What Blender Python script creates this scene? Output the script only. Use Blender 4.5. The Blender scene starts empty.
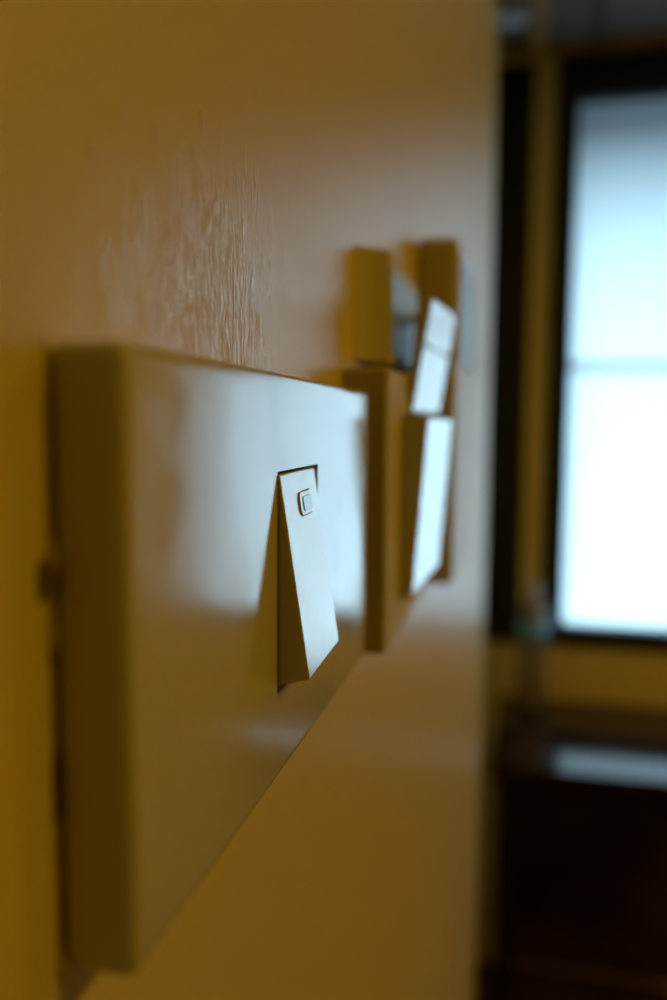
import bpy, bmesh, math, random
from mathutils import Vector, Matrix, noise

S = bpy.context.scene
COL = S.collection

# ------------------------------------------------------------------ camera
cam_d = bpy.data.cameras.new('camera')
cam = bpy.data.objects.new('camera', cam_d)
COL.objects.link(cam)
right = Vector((0.9738229, 0.22720498, 0.00684542))
up = Vector((-0.02802206, 0.09011092, 0.99553744))
fwd = Vector((-0.22557421, 0.96966897, -0.09411883))
m = Matrix((right, up, -fwd)).transposed().to_4x4()
m.translation = Vector((0.0647, 0.0, 1.48))
cam.matrix_world = m
cam_d.sensor_fit = 'VERTICAL'
cam_d.sensor_height = 24.0
cam_d.sensor_width = 16.0
cam_d.lens = 24.0 * 0.83
cam_d.clip_start = 0.01
cam_d.clip_end = 100
cam_d.dof.use_dof = True
cam_d.dof.focus_distance = 0.192
cam_d.dof.aperture_fstop = 3.5
S.camera = cam

# ------------------------------------------------------------------ light
S.view_settings.view_transform = 'Standard'
S.view_settings.look = 'None'
S.view_settings.exposure = 0.0
S.view_settings.gamma = 1.0
S.view_settings.use_curve_mapping = False
S.cycles.use_denoising = True
S.cycles.max_bounces = 8
S.cycles.sample_clamp_indirect = 6.0

SKY = (2.3, 3.7, 4.6)
w = bpy.data.worlds.new('overcast sky')
S.world = w
w.use_nodes = True
bg = w.node_tree.nodes['Background']
bg.inputs[0].default_value = (SKY[0] / SKY[2], SKY[1] / SKY[2], 1.0, 1)
bg.inputs[1].default_value = SKY[2]

ld = bpy.data.lights.new('warm ceiling lamp', 'AREA')
ld.shape = 'DISK'
ld.size = 0.35
ld.energy = 8.0
ld.color = (1.0, 0.565, 0.022)
lamp = bpy.data.objects.new('warm ceiling lamp', ld)
COL.objects.link(lamp)
lamp.location = (1.30, 0.22, 2.33)
fill_ld = ld.copy()  # added fill without a known source, brightens the far wall
fill_ld.energy = 4.2
fill_lamp = bpy.data.objects.new('added warm fill light nearer the window', fill_ld)
COL.objects.link(fill_lamp)
fill_lamp.location = (1.30, 1.25, 2.33)


# ------------------------------------------------------------------ materials
def mat(name, color, rough=0.5, ior=1.5, coat=0.0, noise_scale=0, noise_amt=0.0,
        rough_amt=0.0, bump=0.0, bump_scale=200, metallic=0.0):
    mt = bpy.data.materials.new(name)
    mt.use_nodes = True
    nt = mt.node_tree
    b = nt.nodes['Principled BSDF']
    b.inputs['Base Color'].default_value = (*color, 1)
    b.inputs['Roughness'].default_value = rough
    b.inputs['IOR'].default_value = ior
    b.inputs['Metallic'].default_value = metallic
    b.inputs['Coat Weight'].default_value = coat
    b.inputs['Coat Roughness'].default_value = rough
    tc = nt.nodes.new('ShaderNodeTexCoord')
    if noise_scale:
        n = nt.nodes.new('ShaderNodeTexNoise')
        n.inputs['Scale'].default_value = noise_scale
        n.inputs['Detail'].default_value = 5
        nt.links.new(tc.outputs['Object'], n.inputs['Vector'])
        if noise_amt:
            mr = nt.nodes.new('ShaderNodeMapRange')
            mr.inputs['From Min'].default_value = 0.3
            mr.inputs['From Max'].default_value = 0.7
            mr.inputs['To Min'].default_value = 1 - noise_amt
            mr.inputs['To Max'].default_value = 1 + noise_amt
            nt.links.new(n.outputs['Fac'], mr.inputs['Value'])
            mx = nt.nodes.new('ShaderNodeVectorMath')
            mx.operation = 'SCALE'
            mx.inputs[0].default_value = color
            nt.links.new(mr.outputs[0], mx.inputs['Scale'])
            nt.links.new(mx.outputs[0], b.inputs['Base Color'])
        if rough_amt:
            mr2 = nt.nodes.new('ShaderNodeMapRange')
            mr2.inputs['From Min'].default_value = 0.35
            mr2.inputs['From Max'].default_value = 0.65
            mr2.inputs['To Min'].default_value = max(0.02, rough - rough_amt)
            mr2.inputs['To Max'].default_value = rough + rough_amt
            nt.links.new(n.outputs['Fac'], mr2.inputs['Value'])
            nt.links.new(mr2.outputs[0], b.inputs['Roughness'])
    if bump:
        n2 = nt.nodes.new('ShaderNodeTexNoise')
        n2.inputs['Scale'].default_value = bump_scale
        n2.inputs['Detail'].default_value = 3
        nt.links.new(tc.outputs['Object'], n2.inputs['Vector'])
        bp = nt.nodes.new('ShaderNodeBump')
        bp.inputs['Strength'].default_value = 1.0
        bp.inputs['Distance'].default_value = bump
        nt.links.new(n2.outputs['Fac'], bp.inputs['Height'])
        nt.links.new(bp.outputs[0], b.inputs['Normal'])
    return mt


def wall_paint_material():
    """Cream gloss paint: faint roller stipple, slow waves, and a patch of brushed wrinkles above the switch."""
    mt = bpy.data.materials.new('cream wall paint')
    mt.use_nodes = True
    nt = mt.node_tree
    L = nt.links.new
    b = nt.nodes['Principled BSDF']
    b.inputs['Base Color'].default_value = (0.74, 0.61, 0.22, 1)
    b.inputs['Roughness'].default_value = 0.34
    b.inputs['IOR'].default_value = 1.5
    geo = nt.nodes.new('ShaderNodeNewGeometry')
    P = geo.outputs['Position']

    def nz(scale, sv, detail=3, dist=0.0):
        mp = nt.nodes.new('ShaderNodeMapping')
        mp.inputs['Scale'].default_value = sv
        L(P, mp.inputs['Vector'])
        n = nt.nodes.new('ShaderNodeTexNoise')
        n.inputs['Scale'].default_value = scale
        n.inputs['Detail'].default_value = detail
        n.inputs['Distortion'].default_value = dist
        L(mp.outputs[0], n.inputs['Vector'])
        return n.outputs['Fac']

    def math_(op, a, c):
        k = nt.nodes.new('ShaderNodeMath')
        k.operation = op
        for i, v in enumerate((a, c)):
            if isinstance(v, (int, float)):
                k.inputs[i].default_value = v
            else:
                L(v, k.inputs[i])
        return k.outputs[0]

    # mask: ellipse on the wall round (y 0.155, z 1.522)
    mp = nt.nodes.new('ShaderNodeMapping')
    mp.inputs['Location'].default_value = (0, -0.164 / 0.048, -1.504 / 0.032)
    mp.inputs['Scale'].default_value = (0, 1 / 0.048, 1 / 0.032)
    L(P, mp.inputs['Vector'])
    ln = nt.nodes.new('ShaderNodeVectorMath')
    ln.operation = 'LENGTH'
    L(mp.outputs[0], ln.inputs[0])
    mr = nt.nodes.new('ShaderNodeMapRange')
    mr.interpolation_type = 'SMOOTHSTEP'
    mr.inputs['From Min'].default_value = 1.35
    mr.inputs['From Max'].default_value = 0.05
    L(math_('ADD', ln.outputs['Value'], math_('MULTIPLY', math_('SUBTRACT', nz(1.0, (60, 110, 70), 4), 0.5), 2.2)), mr.inputs['Value'])
    mask = mr.outputs[0]
    wr = nz(1.0, (300, 330, 75), 2, 1.2)
    ridge = math_('ABSOLUTE', math_('SUBTRACT', wr, 0.5), 0)
    wr2 = nz(1.0, (300, 620, 260), 3, 0.6)
    streak = math_('ADD', math_('MULTIPLY', ridge, 0.0010), math_('MULTIPLY', wr2, 0.00018))
    h = math_('ADD', math_('MULTIPLY', streak, mask),
              math_('ADD', math_('MULTIPLY', nz(16, (1, 1, 0.6), 2), 0.0008),
                    math_('MULTIPLY', nz(420, (1, 1, 0.5), 2), 0.000022)))
    bp = nt.nodes.new('ShaderNodeBump')
    bp.inputs['Strength'].default_value = 1.0
    bp.inputs['Distance'].default_value = 1.0
    L(h, bp.inputs['Height'])
    L(bp.outputs[0], b.inputs['Normal'])
    mrr = nt.nodes.new('ShaderNodeMapRange')
    mrr.inputs['To Min'].default_value = 0.34
    mrr.inputs['To Max'].default_value = 0.20
    L(mask, mrr.inputs['Value'])
    L(mrr.outputs[0], b.inputs['Roughness'])
    return mt


def pane_material():
    mt = bpy.data.materials.new('frosted glass')
    mt.use_nodes = True
    nt = mt.node_tree
    nt.nodes.remove(nt.nodes['Principled BSDF'])
    tr = nt.nodes.new('ShaderNodeBsdfTranslucent')
    tr.inputs['Color'].default_value = (0.93, 0.95, 0.96, 1)
    nt.links.new(tr.outputs[0], nt.nodes['Material Output'].inputs['Surface'])
    return mt


M = {
    'wall': wall_paint_material(),
    'room': mat('cream room paint', (0.88, 0.70, 0.28), 0.6, noise_scale=3, noise_amt=0.04),
    'back': mat('darkened room paint', (0.07, 0.045, 0.02), 0.8),  # darker copy for the unseen back wall, cuts bounce on plate sides
    'ceil': mat('grey ceiling paint', (0.18, 0.145, 0.13), 0.8, noise_scale=4, noise_amt=0.08),
    'floor': mat('dark floor boards', (0.07, 0.04, 0.025), 0.4, noise_scale=9, noise_amt=0.3),
    'plate': mat('glossy white switch plastic', (0.62, 0.60, 0.46), 0.13, 1.6, coat=0.6,
                 noise_scale=45, rough_amt=0.10, bump=0.00002, bump_scale=55),
    'rocker': mat('white rocker plastic', (0.74, 0.72, 0.60), 0.20, 1.6, coat=0.8,
                  noise_scale=90, rough_amt=0.05),
    'satin': mat('satin cream switch plastic', (0.62, 0.56, 0.36), 0.75, 1.25),
    'face_reflection': mat('grey blue painted reflection', (0.26, 0.33, 0.40), 0.42, 1.45),  # window reflection put into the colour
    'semi': mat('semi gloss white plastic', (0.62, 0.57, 0.40), 0.42, 1.42),
    'gap': mat('dark switch cavity', (0.03, 0.025, 0.02), 0.8),
    'lens': mat('grey blue indicator lens', (0.30, 0.40, 0.42), 0.15, 1.5, coat=0.5),
    'panel': mat('pale blue painted reflection', (0.66, 0.74, 0.80), 0.10, 1.6, coat=0.6),
    'frame': mat('black window frame', (0.012, 0.011, 0.012), 0.45, noise_scale=30, noise_amt=0.2),
    'pane': pane_material(),
    'desk': mat('dark polished wood', (0.030, 0.014, 0.007), 0.09, 1.36, noise_scale=14, noise_amt=0.35),
    'desk_shade': mat('brown desk shade', (0.055, 0.026, 0.006), 0.75, 1.3, noise_scale=14, noise_amt=0.3),
    'desk_dull': mat('dark dull wood', (0.014, 0.007, 0.003), 0.75, 1.3, noise_scale=14, noise_amt=0.3),
    'batten': mat('orange brown wood', (0.42, 0.24, 0.08), 0.5, noise_scale=20, noise_amt=0.2),
    'metal': mat('grey conduit', (0.10, 0.09, 0.10), 0.5),
    'box': mat('pale plastic box', (0.62, 0.68, 0.80), 0.4),
    'outside': mat('darkened outdoor concrete', (0.05, 0.05, 0.055), 0.8, noise_scale=2, noise_amt=0.1),  # darkened to keep bounce light off the pane
    'bottle': mat('cloudy bottle plastic', (0.40, 0.37, 0.30), 0.2),
    'cap': mat('greyish cap plastic', (0.50, 0.46, 0.46), 0.4),
    'teal': mat('teal label', (0.16, 0.50, 1.0), 0.35),
    'chip': mat('bare brown plaster', (0.10, 0.055, 0.02), 0.9, noise_scale=900, noise_amt=0.3),
}
_b = M['bottle'].node_tree.nodes['Principled BSDF']
_b.inputs['Transmission Weight'].default_value = 0.55


# ------------------------------------------------------------------ mesh helpers
def link(name, bm, material, parent=None, smooth_small=True):
    bmesh.ops.recalc_face_normals(bm, faces=bm.faces)
    me = bpy.data.meshes.new(name)
    bm.to_mesh(me)
    bm.free()
    me.materials.append(material)
    o = bpy.data.objects.new(name, me)
    COL.objects.link(o)
    if parent is not None:
        o.parent = parent
        o.matrix_parent_inverse = Matrix.Translation(-parent.location)
    return o


def box_bm(x0, x1, y0, y1, z0, z1, bevel=0.0, seg=3, bm=None):
    bm2 = bmesh.new()
    bmesh.ops.create_cube(bm2, size=1)
    for v in bm2.verts:
        v.co = Vector(((x0 + x1) / 2 + v.co.x * (x1 - x0), (y0 + y1) / 2 + v.co.y * (y1 - y0),
                       (z0 + z1) / 2 + v.co.z * (z1 - z0)))
    if bevel:
        base = set()
        bmesh.ops.bevel(bm2, geom=list(bm2.edges), offset=bevel, segments=seg, affect='EDGES', profile=0.5)
        for f in bm2.faces:
            n = f.normal
            f.smooth = max(abs(n.x), abs(n.y), abs(n.z)) < 0.9999
    if bm is None:
        return bm2
    me = bpy.data.meshes.new('tmp')
    bm2.to_mesh(me)
    bm.from_mesh(me)
    bpy.data.meshes.remove(me)
    bm2.free()
    return bm


def hull_bm(near, far, bevel=0.0, seg=3):
    """A solid between two outlines with the same number of corners (any quad-ish prism), with soft edges."""
    bm = bmesh.new()
    a = [bm.verts.new(p) for p in near]
    b = [bm.verts.new(p) for p in far]
    n = len(a)
    bm.faces.new(a)
    bm.faces.new(list(reversed(b)))
    for i in range(n):
        bm.faces.new((a[i], b[i], b[(i + 1) % n], a[(i + 1) % n]))
    bmesh.ops.recalc_face_normals(bm, faces=bm.faces)
    if bevel:
        old = [f.normal.copy() for f in bm.faces]
        bmesh.ops.bevel(bm, geom=list(bm.edges), offset=bevel, segments=seg, affect='EDGES', profile=0.5)
        for f in bm.faces:
            f.smooth = not any(f.normal.dot(q) > 0.9998 for q in old)
    return bm


def cut(o, *cutters):
    """Carve pockets out of a mesh."""
    for bm in cutters:
        c = link('cutter', bm, M['gap'])
        md = o.modifiers.new('cut', 'BOOLEAN')
        md.operation = 'DIFFERENCE'
        md.solver = 'EXACT'
        md.object = c
        dg = bpy.context.evaluated_depsgraph_get()
        me = bpy.data.meshes.new_from_object(o.evaluated_get(dg))
        o.modifiers.clear()
        old = o.data
        o.data = me
        bpy.data.meshes.remove(old)
        cm = c.data
        bpy.data.objects.remove(c)
        bpy.data.meshes.remove(cm)


def struct(o):
    o['kind'] = 'structure'
    return o


def thing(name, loc, label, cat):
    o = bpy.data.objects.new(name, None)
    o.empty_display_size = 0.05
    o.location = loc
    COL.objects.link(o)
    o['label'] = label
    o['category'] = cat
    return o


# ------------------------------------------------------------------ room shell
WY = 2.2       # far wall with the window
CZ = 2.395     # ceiling
struct(link('wall_left', box_bm(-0.12, 0.0, -1.6, 1.43, 0, CZ, 0.006), M['wall']))
struct(link('wall_recess', box_bm(-1.0, -0.9, 1.43, WY, 0, CZ), M['room']))
struct(link('wall_recess_side', box_bm(-1.0, -0.12, 1.33, 1.43, 0, CZ), M['room']))
struct(link('wall_right', box_bm(2.6, 2.7, -1.6, WY + 0.1, 0, CZ), M['room']))
struct(link('wall_back', box_bm(-0.12, 2.7, -1.7, -1.6, 0, CZ), M['back']))
struct(link('floor', box_bm(-1.0, 2.7, -1.7, WY + 0.12, -0.1, 0), M['floor']))
struct(link('ceiling', box_bm(-1.0, 2.7, -1.7, WY + 0.12, CZ, CZ + 0.1), M['ceil']))

# far wall with two openings
WX0, WX1, WZ0, WZ1 = 0.118, 0.89, 0.912, 2.368
SX0, SX1 = -0.42, 0.054
wf = struct(link('wall_far', box_bm(-1.0, 2.7, WY, WY + 0.12, 0, CZ), M['room']))
cut(wf, box_bm(WX0, WX1, WY - 0.1, WY + 0.3, WZ0, WZ1), box_bm(SX0, SX1, WY - 0.1, WY + 0.3, WZ0, WZ1 - 0.01))


def frame_bm(x0, x1, z0, z1, y0, y1, wl, wr, wb, wt):
    bm = box_bm(x0, x0 + wl, y0, y1, z0, z1, 0.003, 2)
    box_bm(x1 - wr, x1, y0, y1, z0, z1, 0.003, 2, bm)
    box_bm(x0 + wl, x1 - wr, y0, y1, z0, z0 + wb, 0.003, 2, bm)
    box_bm(x0 + wl, x1 - wr, y0, y1, z1 - wt, z1, 0.003, 2, bm)
    return bm


win = bpy.data.objects.new('window_1', None)
win.location = (WX0, WY, WZ0)
COL.objects.link(win)
struct(win)
link('frame', frame_bm(WX0 - 0.005, WX1 + 0.005, WZ0 - 0.005, WZ1 + 0.005, WY - 0.015, WY + 0.06,
                       0.052, 0.03, 0.052, 0.105), M['frame'], win)
pb = bmesh.new()
pv = [pb.verts.new(p) for p in ((WX0 + 0.012, WY + 0.03, WZ0 + 0.02), (WX1 - 0.012, WY + 0.03, WZ0 + 0.02),
                                (WX1 - 0.012, WY + 0.03, WZ1 - 0.03), (WX0 + 0.012, WY + 0.03, WZ1 - 0.03))]
pb.faces.new(pv)
link('pane', pb, M['pane'], win)
link('glazing_bar', box_bm(WX0 + 0.02, WX1 - 0.02, WY + 0.045, WY + 0.06, 1.627, 1.639), M['frame'], win)

win2 = bpy.data.objects.new('window_2', None)
win2.location = (SX0, WY, WZ0)
COL.objects.link(win2)
struct(win2)
link('frame', frame_bm(SX0 - 0.005, SX1 + 0.005, WZ0 - 0.005, WZ1 - 0.005, WY - 0.015, WY + 0.06,
                       0.05, 0.05, 0.05, 0.05), M['frame'], win2)
link('shutter', box_bm(SX0 + 0.03, SX1 - 0.03, WY + 0.01, WY + 0.05, WZ0 + 0.03, WZ1 - 0.04), M['frame'], win2)

struct(link('trim_1', box_bm(-0.9, 2.6, WY - 0.03, WY, 2.378, CZ, 0.003), M['batten']))

# outdoors, seen only as light through the frosted glass
struct(link('unseen_eave', box_bm(-3, 4, WY + 0.12, WY + 0.50, 2.40, 2.55), M['outside']))  # out of view, sized to shade the top of the pane
struct(link('added_shade_fascia', box_bm(-3, 4, WY + 0.44, WY + 0.50, 2.19, 2.40), M['outside']))  # added drop edge, makes the pane darken steeply towards its top
struct(link('ground', box_bm(-60, 60, WY + 0.12, WY + 90, -0.3, -0.2), M['outside']))

# ------------------------------------------------------------------ the near wall switch
sw = thing('wall_switch', (0, 0.19, 1.4025),
           'large glossy white switch plate nearest the camera, one rocker with tiny indicator window', 'light switch')
X1 = 0.0118
PY0, PY1, PZ0, PZ1 = 0.1033, 0.279, 1.3988, 1.4908
plate = link('cover_plate', box_bm(0.0, X1, PY0, PY1, PZ0, PZ1, 0.0022, 5), M['plate'], sw)
RY0, RY1, RZ0, RZ1 = 0.1732, 0.2092, 1.4192, 1.4690
cut(plate, box_bm(X1 - 0.006, X1 + 0.01, RY0, RY1, RZ0, RZ1))
# rocker, pressed at the top so its foot stands out of the plate
ry0, ry1 = 0.1736, 0.2074
prof = [(0.0062, 1.4683), (0.0122, 1.4683), (0.0192, 1.4229), (0.0062, 1.4196)]
rocker = link('rocker', hull_bm([(x, ry0, z) for x, z in prof], [(x - (0.0010 if x > 0.01 else 0), ry1, z) for x, z in prof],
                                0.00035, 3), M['rocker'], sw)
A = Vector((0.0122, ry0, 1.4683))
tz = (Vector((0.0192, ry0, 1.4229)) - A).normalized()
ty = Vector((-0.0010, ry1 - ry0, 0)).normalized()
nn = ty.cross(tz).normalized()
if nn.x < 0:
    nn = -nn


def on_rocker(y0, y1, d0, d1, h0, h1, bev):
    def P(y, d, h):
        return A + ty * (y - ry0) + tz * d + nn * h
    q = [(y0, d0), (y1, d0), (y1, d1), (y0, d1)]
    k = bev
    pts = [(y0 + k, d0), (y1 - k, d0), (y1, d0 + k), (y1, d1 - k), (y1 - k, d1), (y0 + k, d1), (y0, d1 - k), (y0, d0 + k)]
    return hull_bm([P(y, d, h0) for y, d in pts], [P(y, d, h1) for y, d in pts], 0.00012, 2)


cut(rocker, on_rocker(0.1864, 0.1996, 0.0048, 0.0109, -0.0008, 0.001, 0.0012))
bz = link('indicator_bezel', on_rocker(0.1868, 0.1992, 0.0051, 0.0106, -0.0009, 0.0004, 0.0011), M['rocker'], rocker)
ln = link('indicator_lens', on_rocker(0.1892, 0.1975, 0.0062, 0.0097, 0.00035, 0.0006, 0.0006), M['lens'], rocker)
ln['label'] = 'grey blue indicator lens'

# thick old paint bridging plate and wall on the near side
bm = bmesh.new()
rings = []
N = 70
for i in range(N + 1):
    z = 1.3985 + (1.4915 - 1.3985) * i / N
    r = 0.00028 + 0.00025 * noise.noise(Vector((0.3, 0, z * 260)))
    r += 0.0009 * math.exp(-((z - 1.4607) / 0.0022) ** 2) + 0.0007 * math.exp(-((z - 1.4500) / 0.0030) ** 2)
    r += 0.0008 * math.exp(-((z - 1.3995) / 0.003) ** 2)
    yc = PY0 - 0.0002 + 0.0006 * noise.noise(Vector((2.1, 0, z * 120)))
    rings.append([bm.verts.new((0.0002 + r * 0.9 * math.sin(t), yc + r * math.cos(t), z))
                  for t in [math.pi * k / 6 for k in range(7)]])
for a, b in zip(rings, rings[1:]):
    for k in range(6):
        f = bm.faces.new((a[k], a[k + 1], b[k + 1], b[k]))
        f.smooth = True
    f = bm.faces.new((a[6], a[0], b[0], b[6]))
bm.faces.new(rings[0])
bm.faces.new(rings[-1])
seam = struct(link('trim_2', bm, M['wall']))
for (yc, zc, ry, rz, seed) in ((0.1008, 1.4578, 0.0011, 0.0030, 1), (0.1029, 1.4472, 0.0006, 0.0020, 2), (0.1027, 1.4275, 0.0005, 0.0055, 3)):
    bm = bmesh.new()
    n = 18
    c = bm.verts.new((0.0007, yc, zc))
    ring, base = [], []
    for k in range(n):
        t = 2 * math.pi * k / n
        q = 1 + 0.35 * noise.noise(Vector((math.cos(t) * 1.7, math.sin(t) * 1.7, seed)))
        ring.append(bm.verts.new((0.0004, yc + ry * q * math.cos(t), zc + rz * q * math.sin(t))))
        base.append(bm.verts.new((-0.0003, yc + ry * q * math.cos(t), zc + rz * q * math.sin(t))))
    for k in range(n):
        bm.faces.new((c, ring[k], ring[(k + 1) % n]))
        bm.faces.new((ring[k], base[k], base[(k + 1) % n], ring[(k + 1) % n]))
    bm.faces.new(base)
    link('paint_chip', bm, M['chip'], seam)

# ------------------------------------------------------------------ second switch, wide rocker
s2 = thing('wall_switch', (0, 0.35, 1.396),
           'second white switch plate along the wall, wide bright rocker tipped out at its top', 'light switch')
X2 = 0.0165
p2 = link('cover_plate', box_bm(0, X2, 0.2915, 0.4055, 1.3955, 1.4993, 0.0018, 4), M['satin'], s2)
cut(p2, box_bm(X2 - 0.006, X2 + 0.02, 0.3250, 0.4020, 1.4085, 1.4830))
prof = [(0.0108, 1.4822), (0.0268, 1.4815), (0.0215, 1.4105), (0.0108, 1.4092)]
link('rocker', hull_bm([(x, 0.3256, z) for x, z in prof], [(x + (0.0025 if x > 0.012 else 0), 0.4014, z) for x, z in prof],
                       0.0006, 3), M['rocker'], s2)

# ------------------------------------------------------------------ small unit above it with a long lever
s4 = thing('lever_switch', (0, 0.40, 1.503),
           'small white switch box higher on the wall with a long slanted white lever', 'light switch')
X4 = 0.0112
q = [(0, 0.309), (0.0018, 0.3135), (0.0046, 0.3178), (0.0084, 0.3216), (X4, 0.3240), (X4, 0.404), (0, 0.409)]      # sloping near end
link('housing', hull_bm([(x, y, 1.5030) for x, y in q], [(x, y, 1.5462) for x, y in q], 0.0013, 4), M['satin'], s4)
pn = link('reflection_panel', box_bm(X4 - 0.001, X4 + 0.0006, 0.3265, 0.402, 1.5065, 1.5400, 0.0005, 2), M['face_reflection'], s4)  # added panel, its grey blue imitates the window mirrored in the face
pn['label'] = 'grey blue panel painted as the window reflected in the face'
LY0, LY1, FAN = 0.340, 0.402, 0.0042


def slab(name, pr, bev, parent):
    return link(name, hull_bm([(x, LY0, z) for x, z in pr], [(x + FAN, LY1, z) for x, z in pr], bev, 3), M['rocker'], parent)


slab('lever_head', [(0.0205, 1.5300), (0.0260, 1.5300), (0.0229, 1.5116), (0.0184, 1.5116)], 0.0008, s4)
slab('lever_flap', [(0.0183, 1.5110), (0.0228, 1.5110), (0.0186, 1.4842), (0.0169, 1.4842)], 0.0006, s4)
link('pivot', box_bm(X4, 0.0240, 0.384, 0.398, 1.5262, 1.5294, 0.0006, 2), M['satin'], s4)

# ------------------------------------------------------------------ tall box farthest along the wall
s3 = thing('control_box', (0, 0.55, 1.384),
           'tall thick white wall box farthest along the wall, its near side dark', 'control box')
link('housing', box_bm(0, 0.0235, 0.489, 0.625, 1.3835, 1.5860, 0.004, 5), M['semi'], s3)
pn = link('front_reflection_panel', box_bm(0.0225, 0.0250, 0.497, 0.617, 1.516, 1.579, 0.0008, 2), M['panel'], s3)  # bright strip of reflected window light put into a pale blue panel
pn['label'] = 'glossy front panel, pale blue painted as reflected window light'

# ------------------------------------------------------------------ dark desk under the window
dk = thing('desk', (0.32, 1.83, 0), 'dark polished wooden desk under the window, top reflecting its light', 'desk')
TZ = 0.789
DX0, DX1, DY0, DY1 = 0.012, 0.56, 1.655, 2.11
link('desktop', box_bm(DX0, DX1, DY0, DY1, TZ - 0.03, TZ, 0.004), M['desk'], dk)
link('apron', box_bm(DX0 + 0.03, DX1 - 0.03, DY0 + 0.025, DY0 + 0.045, TZ - 0.13, TZ - 0.03, 0.002), M['desk_dull'], dk)
for sx in (DX0 + 0.012, DX1 - 0.057):
    for sy in (DY0 + 0.015, DY1 - 0.06):
        link('leg', hull_bm([(sx, sy, TZ - 0.03), (sx + 0.045, sy, TZ - 0.03), (sx + 0.045, sy + 0.045, TZ - 0.03), (sx, sy + 0.045, TZ - 0.03)],
                            [(sx + 0.006, sy + 0.006, 0), (sx + 0.039, sy + 0.006, 0), (sx + 0.039, sy + 0.039, 0), (sx + 0.006, sy + 0.039, 0)],
                            0.003, 2), M['desk_dull'], dk)
link('shade_panel', box_bm(DX0 + 0.03, DX1 - 0.03, DY1 - 0.035, DY1 - 0.02, 0.10, TZ - 0.03), M['desk_shade'], dk)  # added sheet, its brown stands in for the shade under the desk


# bottle on the desk
def lathe_bm(prof, cx, cy, n=28):
    bm = bmesh.new()
    rings = [[bm.verts.new((cx + r * math.cos(2 * math.pi * k / n), cy + r * math.sin(2 * math.pi * k / n), z)) for k in range(n)]
             for r, z in prof]
    for a, b in zip(rings, rings[1:]):
        for k in range(n):
            f = bm.faces.new((a[k], a[(k + 1) % n], b[(k + 1) % n], b[k]))
            f.smooth = True
    bm.faces.new(rings[0])
    bm.faces.new(rings[-1])
    return bm


BX, BY = 0.090, 2.06
bt = thing('bottle', (BX, BY, TZ), 'small cloudy bottle with a teal band standing on the dark desk', 'bottle')
link('body', lathe_bm([(0.034, TZ), (0.038, TZ + 0.006), (0.038, TZ + 0.14), (0.036, TZ + 0.15), (0.038, TZ + 0.16),
                       (0.038, TZ + 0.205), (0.031, TZ + 0.235), (0.016, TZ + 0.256), (0.014, TZ + 0.268)], BX, BY), M['bottle'], bt)
link('label_band', lathe_bm([(0.0375, TZ + 0.163), (0.0390, TZ + 0.164), (0.0390, TZ + 0.204), (0.0375, TZ + 0.205)], BX, BY), M['teal'], bt)
link('cap', lathe_bm([(0.017, TZ + 0.262), (0.018, TZ + 0.264), (0.018, TZ + 0.290), (0.016, TZ + 0.293)], BX, BY), M['cap'], bt)

# ------------------------------------------------------------------ ceiling bits over the window
o = link('ceiling_batten', box_bm(0.045, 0.085, 1.2, 2.17, CZ - 0.022, CZ, 0.003), M['batten'])
o['label'] = 'short orange brown wooden batten on the ceiling'
o['category'] = 'batten'
jb = thing('junction_box', (0.005, 1.97, CZ), 'small pale blue grey box on the ceiling beside the wall', 'junction box')
link('base', box_bm(-0.035, 0.040, 1.93, 2.01, CZ - 0.012, CZ, 0.003), M['box'], jb)
link('cover', box_bm(-0.031, 0.036, 1.934, 2.006, CZ - 0.03, CZ - 0.0122, 0.006), M['box'], jb)
o = link('conduit', lathe_bm([(0.009, 0), (0.009, 0.9)], 0, 0, 16), M['metal'])
o.matrix_world = Matrix.Translation((0.20, 2.165, CZ - 0.0092)) @ Matrix.Rotation(math.radians(90), 4, 'X')
o['label'] = 'thin dark pipe running along the ceiling towards the window'
o['category'] = 'pipe'
